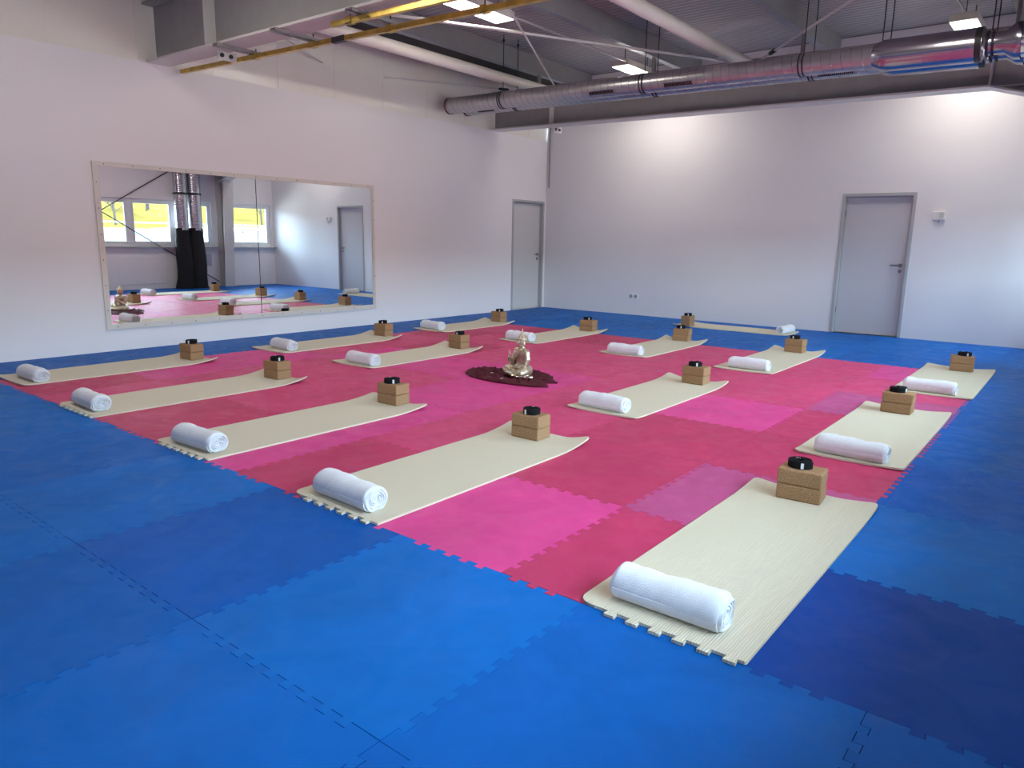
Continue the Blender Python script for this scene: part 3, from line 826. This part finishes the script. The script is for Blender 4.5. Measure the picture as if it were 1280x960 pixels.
protos = [strap_proto(1, False), strap_proto(2, True), strap_proto(3, False)]
pused = [False]*3
def strap(x, y, z, ang, kind, label, group, sc=1.0):
    o = protos[kind] if not pused[kind] else copy_tree(protos[kind]); pused[kind] = True
    o.location = (x, y, z); o.rotation_euler = (0, 0, ang); o.scale = (sc, sc, 1)
    return tag(o, label, 'yoga strap', group)

R = math.radians
# key: x0, x1, y0, y1, curl, toothed, towel(x, y, ang), block L corner (x, y, ang), where text
MATS = {
 'A': (-7.79,-7.14,2.17,4.00,.045,False,(-7.38,2.34,0),(-7.555,3.785,2),'the front row mat nearest the mirror'),
 'B': (-6.20,-5.54,2.1125,3.97,.05,True,(-5.88,2.23,-2),(-5.985,3.787,1),'the second front row mat from the mirror'),
 'C': (-4.62,-3.97,2.1125,3.96,.035,True,(-4.27,2.225,3),(-4.40,3.80,1),'the middle mat of the front row'),
 'D': (-3.13,-2.46,2.1125,3.96,.045,True,(-2.80,2.225,-2),(-2.955,3.728,1),'the fourth front row mat from the mirror'),
 'O': (-1.345,-.70,2.1125,3.93,.02,True,(-1.04,2.262,1),(-1.157,3.715,5),'the mat nearest the camera at lower right'),
 'E': (-7.76,-7.11,4.76,6.62,.055,False,(-7.38,4.96,-5),(-7.58,6.515,-1),'the second row mat nearest the mirror'),
 'F': (-6.30,-5.65,4.80,6.58,.055,False,(-5.92,4.93,-1),(-6.085,6.41,-4),'the mat left of the golden statue'),
 'J': (-3.20,-2.565,4.75,6.57,.04,False,(-2.92,4.88,-3),(-2.947,6.325,-2),'the mat right of the golden statue'),
 'N': (-1.375,-.735,4.70,6.60,.02,False,(-1.05,4.80,-3),(-1.207,6.32,0),'the second row mat at the right'),
 'G': (-7.80,-7.155,7.45,9.10,.05,False,(-7.53,7.60,-4),(-7.60,9.01,-6),'the back row mat nearest the mirror'),
 'H': (-6.15,-5.53,7.45,9.27,.045,False,(-5.87,7.57,-2),(-5.89,9.03,1),'the mat behind the golden statue'),
 'I': (-4.57,-3.94,7.44,9.22,.05,False,(-4.25,7.53,4),(-4.39,9.05,5),'the middle mat of the back row'),
 'K': (-3.10,-2.46,7.40,9.36,.045,False,(-2.75,7.55,1),(-2.90,9.115,-5),'the back row mat facing the door'),
 'M': (-1.35,-.69,7.39,9.33,.02,False,(-1.04,7.51,-3),(-1.09,9.01,6),'the back row mat at far right'),
}
ML = {
 'A': 'cream yoga mat lying nearest the mirror wall in the front row',
 'B': 'cream yoga mat lying second from the mirror wall in the front row',
 'C': 'cream yoga mat lying in the middle of the front row',
 'D': 'cream yoga mat fourth from the mirror wall in the front row, end against blue tiles',
 'O': 'largest cream yoga mat at lower right, nearest the camera',
 'E': 'cream yoga mat nearest the mirror wall in the second row',
 'F': 'cream yoga mat in the second row, left of the golden statue',
 'J': 'cream yoga mat in the second row, right of the golden statue',
 'N': 'cream yoga mat in the second row along the right edge of the pink square',
 'G': 'cream yoga mat nearest the mirror wall in the back row',
 'H': 'cream yoga mat in the back row, just behind the golden statue',
 'I': 'cream yoga mat in the middle of the back row',
 'K': 'cream yoga mat in the back row, straight in front of the closed white door',
 'M': 'cream yoga mat at the far right corner of the pink square',
}
sd = 11
for k, (x0, x1, y0, y1, curl, tooth, tw, bl, where) in MATS.items():
    yoga_mat(x0, x1, y0, y1, ML[k], 'cream yoga mats on the pink square', curl, tooth, rl=.055 if k in 'OD' else (.04 if tooth else .03))
    sd += 1
    towel(tw[0], tw[1], R(tw[2]), sd, 'white rolled towel on ' + where, 'rolled white towels', L={'O':.415,'D':.43}.get(k,.415), r={'O':.073,'D':.072}.get(k,.069))
    a = R(bl[2]); ca, sa = math.cos(a), math.sin(a)
    cx = bl[0] + BW/2*ca - BD/2*sa; cy = bl[1] + BW/2*sa + BD/2*ca
    rr = random.Random(sd)
    block(cx, cy, MT + .0005, a, 'lower cork block of the pair on ' + where, 'stacked cork yoga blocks')
    block(cx + rr.uniform(-.004, .004), cy + rr.uniform(-.004, .004), MT + .0015 + BH, a + R(rr.uniform(-2.5, 2.5)), 'upper cork block of the pair on ' + where, 'stacked cork yoga blocks')
    kind = {'O':0,'N':1,'D':2,'C':1}.get(k, rr.choice([0,1,2]))
    strap(cx + rr.uniform(-.02, .015), cy + rr.uniform(-.01, .01), MT + .0025 + 2*BH, R({'O':0}.get(k, rr.uniform(-40, 60))), kind, 'coiled black strap on the blocks of ' + where, 'coiled black yoga straps', 1.0 if k == 'O' else rr.uniform(.95, 1.05))
# the mat that lies crosswise by the back wall
o = yoga_mat(-.305, .305, 0, 1.84, 'cream yoga mat lying crosswise on the blue tiles along the back wall', 'cream yoga mats', .035, False)
o.rotation_euler = (0, 0, R(90)); o.location = (-4.33, 11.08, 0)
towel(-3.53, 11.09, R(86), 60, 'white rolled towel on the crosswise mat by the back wall', 'rolled white towels', L=.42)
block(-5.00, 10.83, MT+.0005, R(95), 'lower cork block of the pair on the crosswise mat', 'stacked cork yoga blocks')
block(-5.00, 10.83, MT+.0015+BH, R(93), 'upper cork block of the pair on the crosswise mat', 'stacked cork yoga blocks')
strap(-5.0, 10.83, MT+.0025+2*BH, 0, 0, 'coiled black strap on the blocks of the crosswise mat', 'coiled black yoga straps')

# ------------------------------------------------------------------ statue on burgundy cloth
# crumpled cloth
out = [(-4.86,5.40),(-4.91,5.53),(-4.83,5.65),(-4.68,5.71),(-4.52,5.78),(-4.40,5.86),(-4.28,5.85),(-4.15,5.80),(-4.00,5.70),(-3.93,5.58),(-3.80,5.50),(-3.90,5.42),(-3.76,5.29),(-3.87,5.20),(-4.00,5.165),(-4.25,5.13),(-4.47,5.15),(-4.63,5.19),(-4.78,5.28)]
ccx, ccy = -4.34, 5.46
from mathutils import noise as mnoise
def cloth_h(x, y, f):
    p = Vector((x*5+y*3, y*11, 1.3)); q_ = Vector((x*14, y*26, 4.1))
    ridge = (1 - abs(mnoise.noise(p))*2.0); r2 = (1-abs(mnoise.noise(q_))*2)
    h = .004 + max(0, .040*max(0, ridge)**3 + .022*r2*abs(r2))
    d = math.hypot((x+4.275)/.20, (y-5.53)/.20)
    if d < 1.15: h *= .12 + .88*max(0, (d-.85)/.3)
    return h * min(1, .35 + (1-f)*3)
N = 96; rg = []
def outp(t):
    m = len(out); s_ = t*m; i = int(s_) % m; u = s_ - int(s_)
    a, b_ = Vector(out[i]), Vector(out[(i+1) % m]); p = a.lerp(b_, u)
    return p
rings_t = []
for f in [.02, .08, .15, .22, .3, .38, .46, .54, .62, .7, .77, .84, .9, .95, 1.0]:
    ring = []
    for k in range(N):
        p = outp(k/N); x = ccx + (p.x-ccx)*f; y = ccy + (p.y-ccy)*f
        ring.append((x, y, cloth_h(x, y, f) if f < 1 else .010 + .008*math.sin(k*.9)**2))
    rings_t.append(ring)
q = MB(); base = [(x, y, .001) for x, y, z in rings_t[-1]]
q.rings(rings_t + [base], True, True)
simple('crumpled_cloth', q, CLOTH, 'dark burgundy cloth crumpled under the golden statue', 'cloth', smooth=True, smooth_angle=math.radians(80), origin=(ccx, ccy, 0))

# statue built facing -Y, then turned
st = empty('meditation_statue', (-4.275, 5.53, .006), R(-22)); tag(st, 'golden cross-legged meditating statue with raised hand on the burgundy cloth', 'statue')
q = MB()
H = .47
# seat / crossed legs
q.ell((0, .01, .055), (.130, .085, .055), n=24)
def limb(pts, rs, n=14):
    q.tube(pts, rs, n)
    for p, r in ((pts[0], rs[0]), (pts[-1], rs[-1])): q.ell(p, (r, r, r), n=12, m=8)
for s_ in (-1, 1):
    limb([(s_*.055, .035, .065), (s_*.112, -.04, .062), (s_*.130, -.075, .056)], [.062, .058, .050])       # thighs out to the knees
    limb([(s_*.130, -.075, .050), (s_*.06, -.105, .046), (-s_*.03, -.115, .044)], [.046, .038, .028])      # shins folded in
    q.ell((-s_*.055, -.105, .058), (.034, .018, .014), n=12, m=8)                                             # feet
# pelvis, torso
q.lathe([(.030,.03),(.088,.04),(.094,.075),(.084,.11),(.076,.14),(.080,.18),(.092,.215),(.096,.24),(.082,.262),(.044,.276),(.029,.287),(.026,.305)], (0, .012, 0), 24, sy=.74)
q.ell((0, .0, .215), (.070, .045, .045))
# neck, head
q.ell((0, .008, .338), (.045, .047, .050), n=20, m=14)
q.ell((0, -.014, .316), (.030, .028, .024))
q.ell((0, -.041, .335), (.0075, .010, .014), n=10, m=8)          # nose
q.ell((0, -.036, .316), (.014, .007, .005), n=10, m=8)           # mouth
for s_ in (-1, 1):
    q.ell((s_*.016, -.035, .345), (.011, .006, .004), n=10, m=8)  # eyelids
    q.ell((s_*.016, -.034, .354), (.012, .006, .003), n=10, m=8)  # brows
    q.ell((s_*.047, .008, .326), (.006, .012, .030), n=10, m=8)    # long ears
# arms: left rests in the lap, right raised
limb([(.085, .012, .245), (.108, .010, .180), (.103, -.012, .125)], [.034, .032, .028])
limb([(.103, -.012, .125), (.070, -.062, .103), (.030, -.082, .100)], [.027, .023, .016])
limb([(-.085, .012, .245), (-.108, -.002, .185), (-.098, -.030, .138)], [.034, .032, .028])
limb([(-.098, -.030, .138), (-.075, -.085, .165), (-.035, -.108, .200)], [.026, .021, .014])
# palm + fingers
q.ell((.012, -.088, .100), (.024, .016, .008), n=12, m=8)
for i in range(4): limb([(.000-.002*i, -.080-.006*i, .103), (-.022-.001*i, -.082-.006*i, .102), (-.034, -.080-.006*i, .101)], [.0038, .0036, .003], 8)
limb([(.012, -.075, .106), (-.004, -.070, .112)], [.0045, .0035], 8)
q.ell((-.032, -.110, .220), (.019, .008, .021), n=12, m=8)
for i in range(4):
    x = -.046 + .0092*i; L_ = [.022, .028, .030, .026][i]
    limb([(x, -.110, .234), (x, -.115, .234+L_*.6), (x, -.114, .234+L_)], [.0045, .0042, .0035], 8)
limb([(-.016, -.110, .220), (-.006, -.117, .232), (-.010, -.122, .242)], [.0050, .0042, .0034], 8)
body = q.build('body', GOLD, st, local=True, smooth=True)
rm = body.modifiers.new('merge', 'REMESH'); rm.mode = 'VOXEL'; rm.voxel_size = .0032; rm.use_smooth_shade = True
sm = body.modifiers.new('soft', 'SMOOTH'); sm.factor = .5; sm.iterations = 1
# robe folds over the left shoulder and around the hips
q = MB()
for k in range(7):
    a0 = k*.012
    pts = [(.078-a0, -.036, .262-.002*k), (.048-a0*.9, -.062, .225-.003*k), (.0-a0*.6, -.066, .185-.004*k), (-.045-a0*.3, -.052, .150-.006*k), (-.072, -.012, .135-.008*k)]
    q.tube(pts, .0065, 8)
q.build('robe_folds', GOLD, st, local=True, smooth=True)
q = MB()
for k in range(5):
    z = .030 + .013*k; pts = [((.118+.006*k*(1 if k<3 else -1))*math.cos(t)*1.0, -.018-.092*math.sin(t)*1.0, z + .004*math.sin(5*t)) for t in [PI*i/20 for i in range(21)]]
    q.tube(pts, .0045, 8)
q.build('skirt_folds', GOLD, st, local=True, smooth=True)
# hair cap with curls and flame finial
q = MB()
q.lathe([(.046,.348),(.050,.358),(.048,.374),(.040,.388),(.029,.397),(.025,.408),(.018,.418),(.012,.426),(.008,.438),(.005,.450),(.003,.460),(.0008,.472)], (0, .012, 0), 24)
for j in range(5):
    zr = .350 + .009*j; rr = [.050, .0505, .049, .044, .037][j]
    for k in range(18):
        a = 2*PI*k/18 + j*.17
        if math.sin(a) < -.75 and j < 1: continue
        q.ell((rr*math.cos(a), .012+rr*math.sin(a), zr), (.0052, .0052, .0052), n=8, m=6)
q.build('curled_hair', GOLD, st, local=True, smooth=True)
q = MB()
for k in range(24):
    a = PI + PI*k/23; q.ell((.052*math.cos(a)*1.0, -.030+.030*math.sin(a), .268 + .010*abs(math.cos(a))), (.005, .004, .005), n=8, m=6)
q.tube([(-.118, -.002, .185), (-.112, -.024, .182), (-.094, -.022, .178), (-.090, .006, .176), (-.112, .014, .184)], .005, 8)
q.build('bead_necklace', GOLDB, st, local=True, smooth=True)

# small objects by the statue
root = empty('brass_bowl', (-4.205, 5.33, .018)); tag(root, 'tiny shiny brass bowl lying in front of the golden statue', 'bowl')
q = MB(); q.lathe([(.012,0),(.024,.004),(.032,.016),(.034,.030),(.031,.030),(.029,.017),(.021,.008),(.004,.006)], (-4.215, 5.34, .022), 24); q.build('bowl_shell', GOLDB, root, smooth=True)
root = empty('striker', (-4.14, 5.33, .035)); tag(root, 'small silver striker lying beside the tiny brass bowl', 'striker')
q = MB(); q.tube([(-4.165, 5.30, .046), (-4.08, 5.345, .046)], [.007, .009], 12); q.build('handle', SILVER, root, smooth=True)
q = MB(); q.tube([(-4.09, 5.34, .046), (-4.075, 5.348, .046), (-4.02, 5.377, .046), (-4.01, 5.382, .046)], [.012, .021, .021, .012], 16); q.build('head', SILVER, root, smooth=True)
for x, y, lab in ((-4.25, 5.20, 'tiny white tealight on the front edge of the burgundy cloth'), (-4.50, 5.36, 'tiny pale tealight on the left half of the burgundy cloth')):
    root = empty('tealight', (x, y, .02)); tag(root, lab, 'candle', 'tealights on the cloth')
    q = MB(); q.lathe([(.017,.0),(.019,.002),(.019,.015),(.0175,.015),(.0175,.004)], (x, y, .022), 20); q.build('cup', SILVER, root, smooth=True)
    q = MB(); q.lathe([(.017,.004),(.017,.013),(.006,.0125),(.002,.013)], (x, y, .022), 16); q.build('wax', WAX, root, smooth=True)

# ------------------------------------------------------------------ outside, mostly seen through the windows in the mirror
g = MB(); g.box((XR+.3, -50, -.9), (20, 80, -.6)); tag(g.build('bounce_yard', YARD_BOUNCE), 'unseen yard outside the windows, reddish to bounce warm light indoors', 'ground', kind='structure'); g = MB(); g.add([(20,-50,-.6),(20,80,-.6),(22,80,.95),(22,-50,.95),(28.2,80,1.62),(28.2,-50,1.62)],[[0,1,2,3],[3,2,4,5]]); tag(g.build('road_bank', SNOWY), 'pale road bank outside the windows', 'ground', kind='structure')  # unseen yard, coloured reddish to bounce warm light onto the upper walls
g = MB(); nn = 24; vs = []; fs = []
for i in range(nn+1):
    for j in range(nn+1):
        x = 28 + 36*i/nn; y = -50 + 130*j/nn
        vs.append((x, y, -.8 + 2.4 + 6.5*(i/nn)**.9 + .25*math.sin(y*.2+x*.3)))
for i in range(nn):
    for j in range(nn): a = i*(nn+1)+j; fs.append([a, a+1, a+nn+2, a+nn+1])
g.add(vs, fs); o = g.build('grassy_hill', GRASS, smooth=True); tag(o, 'sunlit yellow grassy slope beyond the windows', 'hill', kind='structure')
rt = random.Random(21)
def hill_z(x, y): return -.8 + 2.4 + 6.5*((x-28)/36)**.9 + .25*math.sin(y*.2+x*.3)
def tree_parts(seed):
    rg = random.Random(seed); q = MB(); h = 5.5
    q.tube([(0,0,-.3), (.1,.05,h*.4), (0,.1,h*.75), (.1,.1,h)], [.07,.055,.035,.012], 7)
    br = MB()
    for k in range(34):
        z = h*(.12+.8*rg.random()); a = rg.uniform(0, 6.28); L_ = (h-z)*.45+.5
        p0 = Vector((.05,.05,z)); p1 = p0 + Vector((math.cos(a)*L_*.6, math.sin(a)*L_*.6, L_*.55)); p2 = p1 + Vector((math.cos(a+.3)*L_*.4, math.sin(a+.3)*L_*.4, L_*.5))
        br.tube([p0, p1, p2], [.022,.014,.006], 5)
        p3 = p1 + Vector((math.cos(a-.9)*L_*.35, math.sin(a-.9)*L_*.35, L_*.3)); br.tube([p1, p3], [.012,.005], 5)
    return q, br
tp = []
for s_ in (1, 2):
    root = empty('bare_tree', (0,0,0)); a, b_ = tree_parts(s_)
    a.build('trunk', BARK, root, local=True, smooth=True); b_.build('branches', BARK, root, local=True, smooth=True); tp.append(root)
first = [True, True]
for k in range(36):
    x = 29.5 + 2.2*(k % 4) + rt.uniform(-1, 1); y = 6 + 4.6*(k // 4) + 3*(k % 2) + rt.uniform(-.8, .8); s_ = k % 2
    o = tp[s_] if first[s_] else copy_tree(tp[s_]); first[s_] = False
    o.location = (x, y, hill_z(x, y)); o.rotation_euler = (0,0,rt.uniform(0,6)); o.scale = (1, 1, rt.uniform(.8, 1.3))
    tag(o, 'leafless brown tree on the sunny slope outside the windows', 'tree', 'leafless trees on the slope')
root = empty('road_railing', (22.5, 18, .95)); tag(root, 'pale railing along the road outside the windows', 'railing')
for z in (1.45, 1.85):
    q = MB(); q.box((22.5, 0, z), (22.56, 44, z+.08)); q.build('rail', RAILM, root)
for k in range(21):
    q = MB(); q.box((22.5, k*2.2, .9), (22.58, k*2.2+.08, 1.95)); q.build('post', RAILM, root)

# ------------------------------------------------------------------ light
sun = bpy.data.lights.new('sun', 'SUN'); sun.energy = 3; sun.angle = .01; sun.color = (1, .93, .78)
so = bpy.data.objects.new('sun', sun); C.objects.link(so)
so.rotation_euler = Vector((.78, .25, -.55)).to_track_quat('-Z', 'Y').to_euler()
w = bpy.data.worlds.new('world'); bpy.context.scene.world = w; w.use_nodes = True
bg = w.node_tree.nodes['Background']; bg.inputs[0].default_value = (.60, .81, 1.0, 1); bg.inputs[1].default_value = 12
# daylight entering through each window (portals guide the sky light)
for (y0, y1) in openings:
    la = bpy.data.lights.new('window_portal', 'AREA'); la.shape = 'RECTANGLE'; la.size = WZ1-WZ0; la.size_y = y1-y0; la.cycles.is_portal = True
    lo = bpy.data.objects.new('window_portal', la); C.objects.link(lo); lo.location = (XR+.27, (y0+y1)/2, (WZ0+WZ1)/2); lo.rotation_euler = (0, R(90), 0)

# ------------------------------------------------------------------ camera
cd = bpy.data.cameras.new('camera'); cam = bpy.data.objects.new('camera', cd); C.objects.link(cam)
cd.sensor_fit = 'HORIZONTAL'; cd.sensor_width = 36; cd.lens = 903.53/1280*36; cd.clip_start = .05; cd.clip_end = 300
r_ = Vector((.78167029,.62346173,.01694224)); u_ = Vector((-.13497101,.14257543,.98053816)); f_ = Vector((-.60891247,.76874425,-.19559623))
M = Matrix(((r_.x,u_.x,-f_.x,0),(r_.y,u_.y,-f_.y,0),(r_.z,u_.z,-f_.z,CAM_H),(0,0,0,1)))
cam.matrix_world = M
sc = bpy.context.scene; sc.camera = cam
sc.view_settings.view_transform = 'Standard'; sc.view_settings.look = 'None'; sc.view_settings.gamma = 1; sc.view_settings.use_curve_mapping = False
sc.view_settings.exposure = 1.38
sc.cycles.use_denoising = True
sc.cycles.max_bounces = 10; sc.cycles.diffuse_bounces = 6; sc.cycles.glossy_bounces = 5; sc.cycles.transparent_max_bounces = 8
sc.cycles.sample_clamp_indirect = 6
